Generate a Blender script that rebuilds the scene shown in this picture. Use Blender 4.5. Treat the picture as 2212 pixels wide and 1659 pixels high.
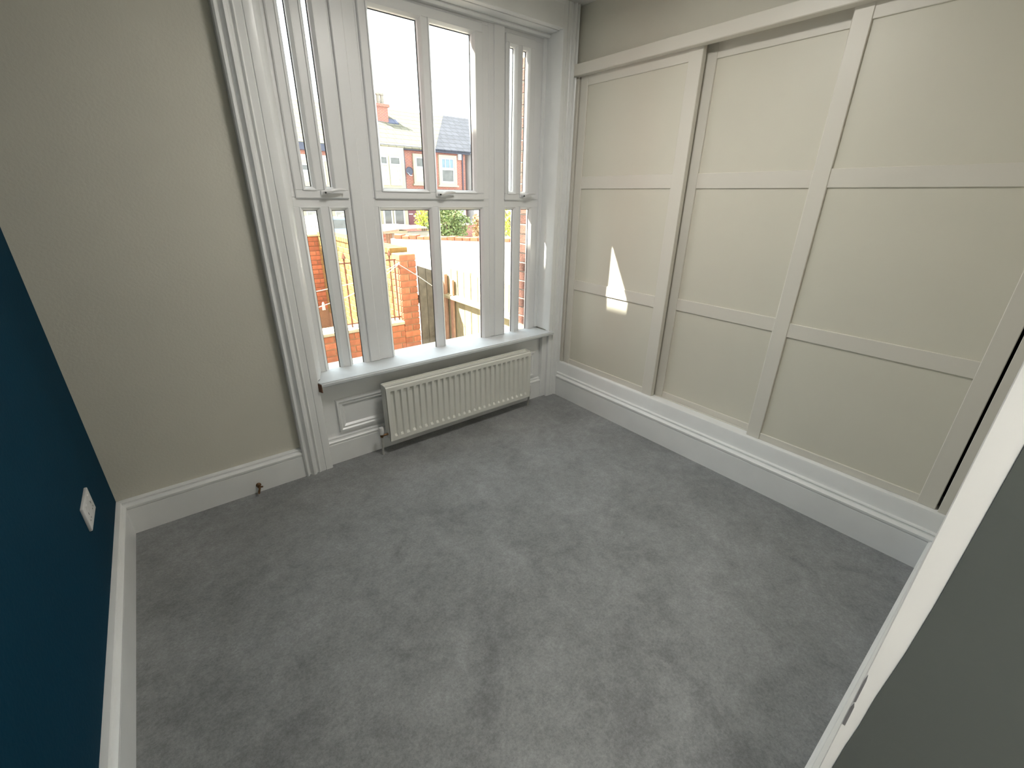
import bpy, bmesh, math, random
from mathutils import Vector, Matrix
random.seed(7)
for o in list(bpy.data.objects):
    bpy.data.objects.remove(o)
sc = bpy.context.scene
C = sc.collection
S = 1.6            # metres per layout unit (layout unit = eye height of the camera)

# ------------------------------------------------------------------ camera
cam_d = bpy.data.cameras.new('camera')
cam = bpy.data.objects.new('camera', cam_d)
C.objects.link(cam)
sc.camera = cam
cam_d.sensor_fit = 'HORIZONTAL'
cam_d.sensor_width = 36.0
cam_d.lens = 36.0 * 945.59 / 2212.0
cam_d.clip_start = 0.005
cam_d.clip_end = 500
PITCH, YAW, ROLL = 0.40420333, 0.672391077, 0.0150980826
_f0 = Vector((math.sin(YAW), math.cos(YAW), 0))
_r = Vector((math.cos(YAW), -math.sin(YAW), 0))
_u = Vector((0, 0, 1))
_fw = math.cos(PITCH) * _f0 - math.sin(PITCH) * _u
_up = math.cos(PITCH) * _u + math.sin(PITCH) * _f0
_r2 = math.cos(ROLL) * _r + math.sin(ROLL) * _up
_u2 = -math.sin(ROLL) * _r + math.cos(ROLL) * _up
cam.matrix_world = Matrix(((_r2.x, _u2.x, -_fw.x, 0), (_r2.y, _u2.y, -_fw.y, 0),
                           (_r2.z, _u2.z, -_fw.z, 1.0 * S), (0, 0, 0, 1)))

# ------------------------------------------------------------------ sky, sun, exposure
w = bpy.data.worlds.new('sky')
sc.world = w
w.use_nodes = True
bg = w.node_tree.nodes['Background']
bg.inputs[0].default_value = (0.86, 0.94, 1.0, 1)
bg.inputs[1].default_value = 0.82
sun_d = bpy.data.lights.new('sun', 'SUN')
sun_d.energy = 7.0
sun_d.angle = math.radians(0.53)
sun_d.color = (1.0, 0.93, 0.80)
sun = bpy.data.objects.new('sun', sun_d)
C.objects.link(sun)
_s = Vector((-1.0, 0.77, 1.478)).normalized()      # direction towards the sun
sun.rotation_euler = _s.to_track_quat('Z', 'Y').to_euler()
sun.location = _s * 40
por_d = bpy.data.lights.new('window_portal', 'AREA')   # sampling portal in the window opening, emits nothing
por_d.shape = 'RECTANGLE'
por_d.size = 1.18 * S
por_d.size_y = 1.30 * S
por_d.cycles.is_portal = True
por = bpy.data.objects.new('window_portal', por_d)
C.objects.link(por)
por.location = (0.93 * S, 1.76 * S, 0.98 * S)
por.rotation_euler = (math.radians(-90), 0, 0)
vs = sc.view_settings
vs.view_transform = 'Standard'
vs.look = 'None'
vs.exposure = 2.5
vs.gamma = 1.0
vs.use_curve_mapping = False

# ------------------------------------------------------------------ materials
def mat(name, col, rough=0.5, var=0.0, vscale=8.0, bump=0.0, bscale=60.0, metal=0.0, rand=0.0, spec=0.5, detail=3.0):
    m = bpy.data.materials.new(name)
    m.use_nodes = True
    nt = m.node_tree
    b = nt.nodes['Principled BSDF']
    b.inputs['Roughness'].default_value = rough
    b.inputs['Metallic'].default_value = metal
    b.inputs['Specular IOR Level'].default_value = spec
    b.inputs['Base Color'].default_value = (*col, 1)
    tc = nt.nodes.new('ShaderNodeTexCoord')
    src = None
    if var > 0:
        n = nt.nodes.new('ShaderNodeTexNoise')
        n.inputs['Scale'].default_value = vscale
        n.inputs['Detail'].default_value = detail
        nt.links.new(tc.outputs['Object'], n.inputs['Vector'])
        r = nt.nodes.new('ShaderNodeValToRGB')
        r.color_ramp.elements[0].position = 0.3
        r.color_ramp.elements[1].position = 0.7
        r.color_ramp.elements[0].color = (*[max(0, c * (1 - var)) for c in col], 1)
        r.color_ramp.elements[1].color = (*[min(1, c * (1 + var)) for c in col], 1)
        nt.links.new(n.outputs['Fac'], r.inputs['Fac'])
        src = r.outputs['Color']
    if rand > 0:
        oi = nt.nodes.new('ShaderNodeObjectInfo')
        hs = nt.nodes.new('ShaderNodeHueSaturation')
        mr = nt.nodes.new('ShaderNodeMapRange')
        mr.inputs['To Min'].default_value = 1 - rand
        mr.inputs['To Max'].default_value = 1 + rand
        nt.links.new(oi.outputs['Random'], mr.inputs['Value'])
        nt.links.new(mr.outputs['Result'], hs.inputs['Value'])
        if src: nt.links.new(src, hs.inputs['Color'])
        else: hs.inputs['Color'].default_value = (*col, 1)
        src = hs.outputs['Color']
    if src: nt.links.new(src, b.inputs['Base Color'])
    if bump > 0:
        n2 = nt.nodes.new('ShaderNodeTexNoise')
        n2.inputs['Scale'].default_value = bscale
        n2.inputs['Detail'].default_value = 2
        nt.links.new(tc.outputs['Object'], n2.inputs['Vector'])
        bp = nt.nodes.new('ShaderNodeBump')
        bp.inputs['Strength'].default_value = bump
        bp.inputs['Distance'].default_value = 0.01
        nt.links.new(n2.outputs['Fac'], bp.inputs['Height'])
        nt.links.new(bp.outputs['Normal'], b.inputs['Normal'])
    return m

def mat_brickfar(name, c1, c2, mortar):
    m = bpy.data.materials.new(name); m.use_nodes = True
    nt = m.node_tree; b = nt.nodes['Principled BSDF']
    b.inputs['Roughness'].default_value = 0.9
    tc = nt.nodes.new('ShaderNodeTexCoord')
    sep = nt.nodes.new('ShaderNodeSeparateXYZ'); cmb = nt.nodes.new('ShaderNodeCombineXYZ')
    nt.links.new(tc.outputs['Object'], sep.inputs[0])
    nt.links.new(sep.outputs['X'], cmb.inputs['X']); nt.links.new(sep.outputs['Z'], cmb.inputs['Y'])
    t = nt.nodes.new('ShaderNodeTexBrick')
    t.inputs['Color1'].default_value = (*c1, 1); t.inputs['Color2'].default_value = (*c2, 1)
    t.inputs['Mortar'].default_value = (*mortar, 1)
    t.inputs['Scale'].default_value = 1.0
    t.inputs['Brick Width'].default_value = 0.225; t.inputs['Row Height'].default_value = 0.075
    t.inputs['Mortar Size'].default_value = 0.008
    nt.links.new(cmb.outputs[0], t.inputs['Vector'])
    nt.links.new(t.outputs['Color'], b.inputs['Base Color'])
    return m

def mat_slate(name, c1, c2):
    m = mat_brickfar(name, c1, c2, tuple(x * 0.45 for x in c1))
    t = [n for n in m.node_tree.nodes if n.type == 'TEX_BRICK'][0]
    t.inputs['Brick Width'].default_value = 0.5; t.inputs['Row Height'].default_value = 0.3
    t.inputs['Mortar Size'].default_value = 0.02
    return m

def mat_carpet():
    m = bpy.data.materials.new('grey_carpet'); m.use_nodes = True
    nt = m.node_tree; b = nt.nodes['Principled BSDF']
    b.inputs['Roughness'].default_value = 1.0
    b.inputs['Specular IOR Level'].default_value = 0.05
    b.inputs['Sheen Weight'].default_value = 0.6
    b.inputs['Sheen Roughness'].default_value = 0.45
    tc = nt.nodes.new('ShaderNodeTexCoord')
    def noise(scale, det, rough=0.55, dist=0.0):
        n = nt.nodes.new('ShaderNodeTexNoise')
        n.inputs['Scale'].default_value = scale; n.inputs['Detail'].default_value = det
        n.inputs['Roughness'].default_value = rough; n.inputs['Distortion'].default_value = dist
        nt.links.new(tc.outputs['Object'], n.inputs['Vector']); return n
    big = noise(4.2, 7, 0.68, 0.5); mid = noise(22, 4, 0.6); fine = noise(120, 4, 0.75)
    r = nt.nodes.new('ShaderNodeValToRGB')
    r.color_ramp.elements[0].position = 0.36; r.color_ramp.elements[1].position = 0.66
    r.color_ramp.elements[0].color = (0.200, 0.206, 0.212, 1)
    r.color_ramp.elements[1].color = (0.335, 0.345, 0.352, 1)
    mx = nt.nodes.new('ShaderNodeMix'); mx.data_type = 'FLOAT'; mx.inputs[0].default_value = 0.30
    nt.links.new(big.outputs['Fac'], mx.inputs[2]); nt.links.new(mid.outputs['Fac'], mx.inputs[3])
    nt.links.new(mx.outputs[0], r.inputs['Fac'])
    m2 = nt.nodes.new('ShaderNodeMix'); m2.data_type = 'RGBA'; m2.blend_type = 'MULTIPLY'; m2.inputs[0].default_value = 0.8
    r2 = nt.nodes.new('ShaderNodeValToRGB')
    r2.color_ramp.elements[0].position = 0.3; r2.color_ramp.elements[1].position = 0.7
    r2.color_ramp.elements[0].color = (0.62, 0.62, 0.62, 1); r2.color_ramp.elements[1].color = (1.15, 1.15, 1.15, 1)
    nt.links.new(fine.outputs['Fac'], r2.inputs['Fac'])
    nt.links.new(r.outputs['Color'], m2.inputs[6]); nt.links.new(r2.outputs['Color'], m2.inputs[7])
    nt.links.new(m2.outputs[2], b.inputs['Base Color'])
    bp = nt.nodes.new('ShaderNodeBump'); bp.inputs['Strength'].default_value = 0.6; bp.inputs['Distance'].default_value = 0.004
    nt.links.new(fine.outputs['Fac'], bp.inputs['Height']); nt.links.new(bp.outputs['Normal'], b.inputs['Normal'])
    return m

def mat_glass():
    m = bpy.data.materials.new('window_glass'); m.use_nodes = True
    nt = m.node_tree; nt.nodes.clear()
    out = nt.nodes.new('ShaderNodeOutputMaterial')
    tr = nt.nodes.new('ShaderNodeBsdfTransparent'); tr.inputs[0].default_value = (0.93, 0.95, 0.94, 1)
    gl = nt.nodes.new('ShaderNodeBsdfGlossy'); gl.inputs['Roughness'].default_value = 0.02
    lw = nt.nodes.new('ShaderNodeLayerWeight')          # Schlick reflectance, the same on both faces of the pane
    pw = nt.nodes.new('ShaderNodeMath'); pw.operation = 'POWER'; pw.inputs[1].default_value = 5.0
    fr = nt.nodes.new('ShaderNodeMath'); fr.operation = 'MULTIPLY_ADD'; fr.inputs[1].default_value = 0.96; fr.inputs[2].default_value = 0.035
    nt.links.new(lw.outputs['Facing'], pw.inputs[0]); nt.links.new(pw.outputs[0], fr.inputs[0])
    mx = nt.nodes.new('ShaderNodeMixShader')
    nt.links.new(fr.outputs[0], mx.inputs[0]); nt.links.new(tr.outputs[0], mx.inputs[1]); nt.links.new(gl.outputs[0], mx.inputs[2])
    nt.links.new(mx.outputs[0], out.inputs[0])
    return m

M = dict(
    carpet=mat_carpet(), glass=mat_glass(),
    plaster=mat('cream_plaster', (0.65, 0.63, 0.55), 0.75, 0.02, 3, 0.08, 90),
    ceiling=mat('white_ceiling', (0.72, 0.71, 0.68), 0.8, 0.02, 3),
    navy=mat('navy_wall_paint', (0.0012, 0.034, 0.066), 0.75, 0.06, 2.5, 0.08, 80, spec=0.08),
    darkgrey=mat('dark_grey_paint', (0.088, 0.10, 0.095), 0.6, 0.04, 3, 0.06, 80),
    trim=mat('white_gloss_paint', (0.83, 0.84, 0.84), 0.30, 0.03, 5, 0.05, 35),
    upvc=mat('white_upvc', (0.78, 0.785, 0.79), 0.35, 0.015, 6),
    sill=mat('white_sill_laminate', (0.64, 0.67, 0.69), 0.5, 0.03, 18, spec=0.25),
    chip=mat('raw_brown_chipboard', (0.20, 0.10, 0.06), 0.9, 0.3, 60),
    seal=mat('black_window_gasket', (0.03, 0.03, 0.03), 0.6, 0.2, 30),
    door=mat('cream_wardrobe_panel', (0.70, 0.675, 0.58), 0.42, 0.015, 3),
    doorframe=mat('ivory_wardrobe_frame', (0.73, 0.70, 0.63), 0.40, 0.015, 3),
    dark=mat('dark_gap', (0.02, 0.02, 0.02), 0.8, 0.2, 10),
    rad=mat('white_radiator_enamel', (0.74, 0.74, 0.69), 0.22, 0.02, 8),
    plastic=mat('white_plastic', (0.72, 0.72, 0.72), 0.3, 0.03, 20),
    brass=mat('aged_brass', (0.22, 0.13, 0.07), 0.4, 0.3, 40, metal=1.0),
    copper=mat('painted_pipe', (0.42, 0.42, 0.40), 0.4, 0.1, 40),
    chrome=mat('dull_steel', (0.45, 0.45, 0.47), 0.35, 0.1, 40, metal=1.0),
    brick=mat('orange_red_brick', (0.44, 0.15, 0.075), 0.85, 0.22, 14, 0.4, 90, rand=0.22),
    brickbuff=mat('sunlit_buff_brick', (0.25, 0.155, 0.042), 0.85, 0.18, 14, 0.4, 90, rand=0.18),
    brickdark=mat('weathered_brick', (0.13, 0.06, 0.045), 0.9, 0.3, 20, 0.5, 90, rand=0.3),
    mortar=mat('pale_mortar', (0.36, 0.22, 0.13), 0.95, 0.1, 30, 0.3, 120),
    stone=mat('cream_stone', (0.48, 0.43, 0.31), 0.8, 0.08, 10, 0.2, 60),
    iron=mat('rusty_iron_railing', (0.16, 0.05, 0.025), 0.7, 0.3, 40),
    timber=mat('pale_fence_timber', (0.36, 0.325, 0.20), 0.8, 0.15, 10, 0.3, 60, rand=0.12),
    timberdark=mat('weathered_grey_timber', (0.13, 0.112, 0.09), 0.9, 0.3, 10, 0.3, 60, rand=0.15),
    timberred=mat('reddish_timber_batten', (0.42, 0.25, 0.17), 0.85, 0.2, 20),
    whitewall=mat('white_masonry_paint', (0.86, 0.85, 0.82), 0.8, 0.03, 4, 0.2, 40),
    paving=mat('grey_concrete_paving', (0.38, 0.36, 0.33), 0.9, 0.12, 3, 0.2, 40),
    tarmac=mat('grey_tarmac', (0.20, 0.20, 0.20), 0.95, 0.1, 6),
    rope=mat('white_washing_line', (0.80, 0.78, 0.72), 0.6, 0.05, 60),
    cable=mat('black_cable', (0.05, 0.05, 0.05), 0.6, 0.1, 60),
    leaf=mat('mid_green_leaves', (0.20, 0.26, 0.09), 0.6, 0.45, 9),
    leafy=mat('lime_green_leaves', (0.42, 0.48, 0.07), 0.6, 0.35, 9),
    leafr=mat('reddish_green_leaves', (0.42, 0.27, 0.13), 0.6, 0.5, 9),
    stem=mat('brown_stems', (0.16, 0.11, 0.07), 0.9, 0.2, 20),
    fbrick=mat_brickfar('terrace_red_brick', (0.42, 0.15, 0.10), (0.34, 0.12, 0.10), (0.45, 0.33, 0.27)),
    frender=mat('cream_render', (0.46, 0.42, 0.30), 0.85, 0.05, 2),
    fwhite=mat('white_render', (0.55, 0.54, 0.52), 0.85, 0.04, 2),
    slate=mat_slate('blue_grey_slate', (0.045, 0.048, 0.062), (0.058, 0.061, 0.078)),
    roofpale=mat_slate('pale_sunlit_slate', (0.155, 0.142, 0.10), (0.185, 0.17, 0.12)),  # pale yellow of sunlight on the slates put into the colour
    roofdark=mat_slate('dark_blue_slate', (0.10, 0.11, 0.16), (0.13, 0.14, 0.20)),
    gutter=mat('dark_painted_gutter', (0.07, 0.075, 0.11), 0.5, 0.1, 5),
    pvc=mat('white_window_frame', (0.60, 0.60, 0.57), 0.4, 0.03, 5),
    pane=mat('dark_window_pane', (0.16, 0.16, 0.15), 0.08, 0.25, 2.2),
    bluepane=mat('blue_reflecting_pane', (0.20, 0.28, 0.34), 0.08, 0.2, 2.2),
    curtain=mat('net_curtain', (0.45, 0.43, 0.38), 0.8, 0.35, 6),
    fdoor=mat('maroon_front_door', (0.20, 0.07, 0.08), 0.4, 0.15, 5),
    pots=mat('buff_chimney_pot', (0.30, 0.27, 0.22), 0.8, 0.15, 10),
    carbody=mat('silver_blue_car_paint', (0.30, 0.36, 0.44), 0.2, 0.02, 5, metal=0.4),
    tyre=mat('black_tyre', (0.02, 0.02, 0.02), 0.8, 0.1, 20),
)

M['fill'] = mat('added_fill_glow', (0.9, 0.88, 0.82), 0.4, 0.01, 5)  # glow of the two added, unseen fill lights
_b = M['fill'].node_tree.nodes['Principled BSDF']
_b.inputs['Emission Color'].default_value = (1.0, 0.965, 0.90, 1)
_b.inputs['Emission Strength'].default_value = 8.6
M['fillhall'] = M['fill'].copy()
M['fillhall'].node_tree.nodes['Principled BSDF'].inputs['Emission Strength'].default_value = 12.0

# ------------------------------------------------------------------ mesh helpers
ORG = {}
def add_box(bm, x0, x1, y0, y1, z0, z1, bev=0.0, seg=1):
    b = bmesh.new()
    v = [b.verts.new((x, y, z)) for x in (x0, x1) for y in (y0, y1) for z in (z0, z1)]
    for f in ((0, 1, 3, 2), (4, 6, 7, 5), (0, 4, 5, 1), (2, 3, 7, 6), (0, 2, 6, 4), (1, 5, 7, 3)):
        b.faces.new([v[i] for i in f])
    if bev > 0:
        bmesh.ops.bevel(b, geom=list(b.edges), offset=bev, segments=seg, affect='EDGES', profile=0.5)
    merge(bm, b)
def merge(bm, b):
    t = bpy.data.meshes.new('t'); b.to_mesh(t); b.free(); bm.from_mesh(t); bpy.data.meshes.remove(t)
def add_prism(bm, pts, axis, a, b_):
    """extrude a closed 2-D outline along an axis. axis x: pts=(y,z); y: pts=(x,z); z: pts=(x,y)"""
    def P(p, t):
        return {'x': (t, p[0], p[1]), 'y': (p[0], t, p[1]), 'z': (p[0], p[1], t)}[axis]
    b = bmesh.new()
    A = [b.verts.new(P(p, a)) for p in pts]; B = [b.verts.new(P(p, b_)) for p in pts]
    n = len(pts)
    for i in range(n):
        b.faces.new((A[i], A[(i + 1) % n], B[(i + 1) % n], B[i]))
    b.faces.new(A); b.faces.new(list(reversed(B)))
    bmesh.ops.recalc_face_normals(b, faces=list(b.faces))
    merge(bm, b)
def add_tube(bm, pts, r, n=8):
    b = bmesh.new(); rings = []
    pts = [Vector(p) for p in pts]
    for i, p in enumerate(pts):
        d = (pts[min(i + 1, len(pts) - 1)] - pts[max(i - 1, 0)]).normalized()
        q = d.to_track_quat('Z', 'Y')
        rr = r[i] if isinstance(r, (list, tuple)) else r
        rings.append([b.verts.new(p + q @ Vector((math.cos(2 * math.pi * k / n) * rr, math.sin(2 * math.pi * k / n) * rr, 0))) for k in range(n)])
    for i in range(len(rings) - 1):
        for k in range(n):
            b.faces.new((rings[i][k], rings[i][(k + 1) % n], rings[i + 1][(k + 1) % n], rings[i + 1][k]))
    b.faces.new(list(reversed(rings[0]))); b.faces.new(rings[-1])
    bmesh.ops.recalc_face_normals(b, faces=list(b.faces))
    merge(bm, b)
def add_lathe(bm, c, prof, n=16, axis='z', cap=True):
    """prof: list of (radius, height) along axis from c"""
    b = bmesh.new(); rings = []
    for r, h in prof:
        ring = []
        for k in range(n):
            a = 2 * math.pi * k / n
            u, v = math.cos(a) * max(r, 1e-4), math.sin(a) * max(r, 1e-4)
            ring.append(b.verts.new({'z': (c[0] + u, c[1] + v, c[2] + h), 'y': (c[0] + u, c[1] + h, c[2] + v), 'x': (c[0] + h, c[1] + u, c[2] + v)}[axis]))
        rings.append(ring)
    for i in range(len(rings) - 1):
        for k in range(n):
            b.faces.new((rings[i][k], rings[i][(k + 1) % n], rings[i + 1][(k + 1) % n], rings[i + 1][k]))
    if cap:
        b.faces.new(rings[0]); b.faces.new(rings[-1])
        bmesh.ops.recalc_face_normals(b, faces=list(b.faces))
    merge(bm, b)
def add_poly(bm, pts):
    b = bmesh.new(); b.faces.new([b.verts.new(p) for p in pts]); merge(bm, b)

def obj(name, bm, m, parent=None, smooth=False, origin=None):
    """bmesh in layout units -> one mesh object in metres, origin at its base centre"""
    xs = [v.co for v in bm.verts]
    lo = Vector((min(c.x for c in xs), min(c.y for c in xs), min(c.z for c in xs)))
    hi = Vector((max(c.x for c in xs), max(c.y for c in xs), max(c.z for c in xs)))
    c = Vector(((lo.x + hi.x) / 2, (lo.y + hi.y) / 2, lo.z)) if origin is None else Vector(origin)
    for v in bm.verts:
        v.co = (v.co - c) * S
    me = bpy.data.meshes.new(name); bm.to_mesh(me); bm.free()
    me.materials.append(M[m] if isinstance(m, str) else m)
    if smooth:
        for p in me.polygons: p.use_smooth = True
        me.set_sharp_from_angle(angle=math.radians(35))
    o = bpy.data.objects.new(name, me); C.objects.link(o)
    o.location = c * S - (ORG[parent.name] if parent else Vector((0, 0, 0)))
    o.parent = parent
    ORG[o.name] = c * S
    return o
def inst(name, mesh, loc, parent, scale=(1, 1, 1), rz=0):
    o = bpy.data.objects.new(name, mesh); C.objects.link(o)
    o.location = Vector(loc) * S - ORG[parent.name]
    o.scale = scale; o.rotation_euler = (0, 0, rz); o.parent = parent
    return o
def tag(o, label=None, cat=None, group=None, kind=None):
    if label: o['label'] = label
    if cat: o['category'] = cat
    if group: o['group'] = group
    if kind: o['kind'] = kind
    return o
def thing(name, loc, label=None, cat=None, group=None, kind=None):
    o = bpy.data.objects.new(name, None); C.objects.link(o)
    o.empty_display_size = 0.1
    o.location = Vector(loc) * S
    ORG[o.name] = Vector(loc) * S
    return tag(o, label, cat, group, kind)
def bxo(name, m, parent, *box, bev=0.0, seg=1):
    bm = bmesh.new(); add_box(bm, *box, bev=bev, seg=seg)
    return obj(name, bm, m, parent, smooth=bev > 0)
def BM(): return bmesh.new()

# ================================================================== THE ROOM SHELL
XL, XR, YB, YF, ZC = -0.272, 1.60, 1.612, 0.003, 1.716
OPX0, OPX1, OPZ0, OPZ1, YO = 0.358, 1.503, 0.345, 1.622, 1.86     # window opening, outer wall face

bm = BM(); add_box(bm, -0.6, 2.1, -1.1, YO, -0.06, 0)
tag(obj('floor', bm, 'carpet'), 'dark grey short pile carpet with brushed lighter patches', 'floor', kind='structure')
bm = BM(); add_box(bm, -0.6, 2.1, -1.1, 1.70, ZC, ZC + 0.08)
tag(obj('ceiling', bm, 'ceiling'), 'plain white ceiling above the window head', 'ceiling', kind='structure')
bm = BM(); add_box(bm, XL - 0.12, XL, -0.09, YB, 0, ZC)
tag(obj('wall_left', bm, 'navy'), 'navy blue painted side wall with a white socket', 'wall', kind='structure')
bm = BM()
add_box(bm, XL - 0.12, OPX0 - 0.001, YB, YO, -0.45, ZC)
add_box(bm, OPX0 - 0.001, OPX1 + 0.001, 1.632, YO, -0.45, OPZ0 - 0.01)
add_box(bm, OPX0 - 0.001, OPX1 + 0.001, YB, 1.742, OPZ1 + 0.001, ZC + 0.4)
add_box(bm, OPX0 - 0.001, OPX1 + 0.001, 1.742, YO, ZC + 0.3, ZC + 0.4)
add_box(bm, OPX1 + 0.001, 2.1, YB, YO, -0.45, ZC)
wall_back = tag(obj('wall_back', bm, 'plaster'), 'cream plaster wall holding the tall three light window', 'wall', kind='structure')
bm = BM(); add_box(bm, XR, XR + 0.42, -0.09, YB, 1.49, ZC)
add_box(bm, XR + 0.36, XR + 0.42, -0.09, YB, 0, 1.49)
tag(obj('wall_right', bm, 'plaster'), 'cream plaster strip of wall above the wardrobe header', 'wall', kind='structure')
bm = BM()
add_box(bm, 0.378, XR + 0.42, -0.09, YF, 0, ZC)
add_box(bm, XL, -0.258, -0.09, YF, 0, ZC)
add_box(bm, -0.258, 0.378, -0.09, YF, 1.298, ZC)
tag(obj('wall_front', bm, 'plaster'), 'wall with the open doorway facing the window', 'wall', kind='structure')
# hallway behind the doorway
bm = BM()
add_box(bm, -0.6, 2.1, -1.18, -1.1, 0, ZC)
add_box(bm, -0.68, -0.6, -1.18, -0.09, 0, ZC)
add_box(bm, 2.1, 2.18, -1.18, -0.09, 0, ZC)
tag(obj('wall_hall', bm, 'plaster'), 'plain hallway walls beyond the doorway', 'wall', kind='structure')

# door lining of the doorway the view is taken from
d = thing('door_1', (0.06, -0.045, 0), 'open doorway lining, white edge and dark grey painted face', 'door frame', kind='structure')
bm = BM(); add_box(bm, 0.36, 0.378, -0.09, 0.0032, 0, 1.28, bev=0.0006)
obj('door_lining', bm, 'trim', d)
bm = BM(); add_box(bm, -0.258, -0.24, -0.09, 0.0032, 0, 1.28, bev=0.0006)
obj('door_lining', bm, 'trim', d)
bm = BM(); add_box(bm, -0.258, 0.378, -0.09, 0.0032, 1.28, 1.298, bev=0.0006)
obj('door_head', bm, 'trim', d)
edge = [(0.0, 0.0006), (0.30, 0.0002), (0.45, -0.0016), (0.546, -0.0042), (0.58, -0.0050), (0.61, -0.0066), (0.645, -0.0072), (0.667, -0.0083), (0.70, -0.0100),
        (0.75, -0.0113), (0.797, -0.0117), (0.875, -0.0121), (1.0, -0.0123), (1.28, -0.0122)]
edge = [(z, y) for z, y in edge]
bm = BM(); add_prism(bm, [(y, z) for z, y in edge] + [(-0.09, 1.28), (-0.09, 0)], 'x', 0.3588, 0.361)
tag(obj('painted_face', bm, 'darkgrey', d), 'dark grey painted face with an uneven hand cut edge')
bm = BM()
add_prism(bm, [(0.0006, 0.600), (0.0026, 0.600), (0.0026, 0.622), (0.0016, 0.628), (0.0006, 0.624)], 'x', 0.3592, 0.3605)
add_prism(bm, [(0.0012, 0.630), (0.0024, 0.628), (0.0026, 0.655), (0.0018, 0.662), (0.0012, 0.655)], 'x', 0.3594, 0.3605)
tag(obj('strike_plate', bm, 'chrome', d), 'small dull metal strike plate')

# skirting boards
def skirt_prof(t, top, sgn, base):
    p = [(0, 0), (t, 0), (t, top * 0.76), (t * 0.90, top * 0.775), (t * 0.90, top * 0.79), (t * 1.06, top * 0.805), (t * 1.08, top * 0.86),
         (t * 0.86, top * 0.90), (t * 0.62, top * 0.91), (t * 0.56, top * 0.945), (t * 0.66, top * 0.965), (t * 0.58, top * 0.99), (t * 0.2, top), (0, top)]
    return [(base + sgn * a, z) for a, z in p]
bm = BM(); add_prism(bm, skirt_prof(0.019, 0.117, 1, XL), 'y', -0.0, YB)
tag(obj('baseboard_left', bm, 'trim', smooth=True), 'white moulded skirting along the navy wall', 'baseboard', kind='structure')
bm = BM(); add_prism(bm, skirt_prof(0.023, 0.117, -1, YB), 'x', XL + 0.001, 0.264)
tag(obj('baseboard_back', bm, 'trim', smooth=True), 'white moulded skirting below the cream wall', 'baseboard', kind='structure')
bm = BM(); add_prism(bm, skirt_prof(0.017, 0.112, -1, 1.6235), 'x', 0.356, 1.506)
tag(obj('baseboard_window', bm, 'trim', smooth=True), 'white skirting under the window behind the radiator', 'baseboard', kind='structure')
bm = BM(); add_prism(bm, skirt_prof(0.026, 0.128, -1, 1.586), 'y', YF, 1.600)
tag(obj('baseboard_right', bm, 'trim', smooth=True), 'white double bead skirting under the wardrobe doors', 'baseboard', kind='structure')
bm = BM(); add_prism(bm, skirt_prof(0.017, 0.117, 1, YF), 'x', 0.378, 1.586)
tag(obj('baseboard_front', bm, 'trim', smooth=True), 'white skirting running from the doorway to the wardrobe corner', 'baseboard', kind='structure')

# window casing: architraves, head, reveals, under-window panel
def arch_prof(x0, x1, yf, yb, sgn):
    """fluted face; x0 = outer edge, x1 = inner edge (towards the opening)"""
    w = x1 - x0; d = yb - yf
    raw = [(0.0, 0.0), (0.0, 0.80), (0.05, 0.92), (0.10, 0.80), (0.13, 0.60), (0.17, 0.60), (0.20, 0.80), (0.26, 1.0), (0.33, 0.98), (0.38, 0.80), (0.40, 0.66),
           (0.44, 0.66), (0.46, 0.80), (0.49, 0.86), (0.52, 0.80), (0.53, 0.74), (0.70, 0.74), (0.715, 0.66), (0.73, 0.66), (0.745, 0.74), (0.93, 0.76), (0.98, 0.72), (1.0, 0.62), (1.0, 0.0)]
    return [(x0 + w * a, yb - d * b) for a, b in raw]
bm = BM(); add_prism(bm, arch_prof(0.262, 0.362, 1.578, YB, 1), 'z', 0.0, ZC)
tag(obj('trim_1', bm, 'trim', smooth=True), 'wide fluted white architrave beside the cream wall', 'trim', kind='structure')
bm = BM(); add_prism(bm, arch_prof(1.588, 1.500, 1.578, YB, -1), 'z', 0.0, ZC)
tag(obj('trim_2', bm, 'trim', smooth=True), 'fluted white architrave next to the wardrobe', 'trim', kind='structure')
bm = BM()
add_box(bm, 0.362, 1.500, 1.585, YB, 1.622, ZC, bev=0.002)
add_prism(bm, [(1.585, 1.70), (1.572, 1.716), (1.60, 1.716), (1.60, 1.70)], 'x', 0.362, 1.500)
tag(obj('trim_3', bm, 'trim'), 'flat white head board above the window', 'trim', kind='structure')
bm = BM(); add_prism(bm, [(0.350, 1.60), (0.358, 1.594), (0.3625, 1.594), (0.372, 1.604), (0.405, 1.700), (0.350, 1.700)], 'z', 0.372, 1.622)
tag(obj('trim_4', bm, 'trim', smooth=True), 'splayed white reveal board at the cream wall side of the window', 'trim', kind='structure')
bm = BM()
add_prism(bm, [(1.512, 1.594), (1.501, 1.592), (1.499, 1.597), (1.499, 1.70), (1.512, 1.70)], 'z', 0.372, 1.622)
add_prism(bm, [(1.500, 1.680), (1.488, 1.680), (1.484, 1.686), (1.486, 1.696), (1.500, 1.696)], 'z', 0.372, 1.612)
tag(obj('trim_5', bm, 'trim', smooth=True), 'flat white reveal board catching a slim sun patch', 'trim', kind='structure')
bm = BM()
add_box(bm, 0.362, 1.500, 1.6125, 1.70, 1.620, 1.640)
add_prism(bm, [(1.662, 1.620), (1.660, 1.614), (1.667, 1.608), (1.695, 1.608), (1.695, 1.620)], 'x', 0.38, 1.50)
tag(obj('trim_6', bm, 'trim'), 'white soffit board under the window head', 'trim', kind='structure')
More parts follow.
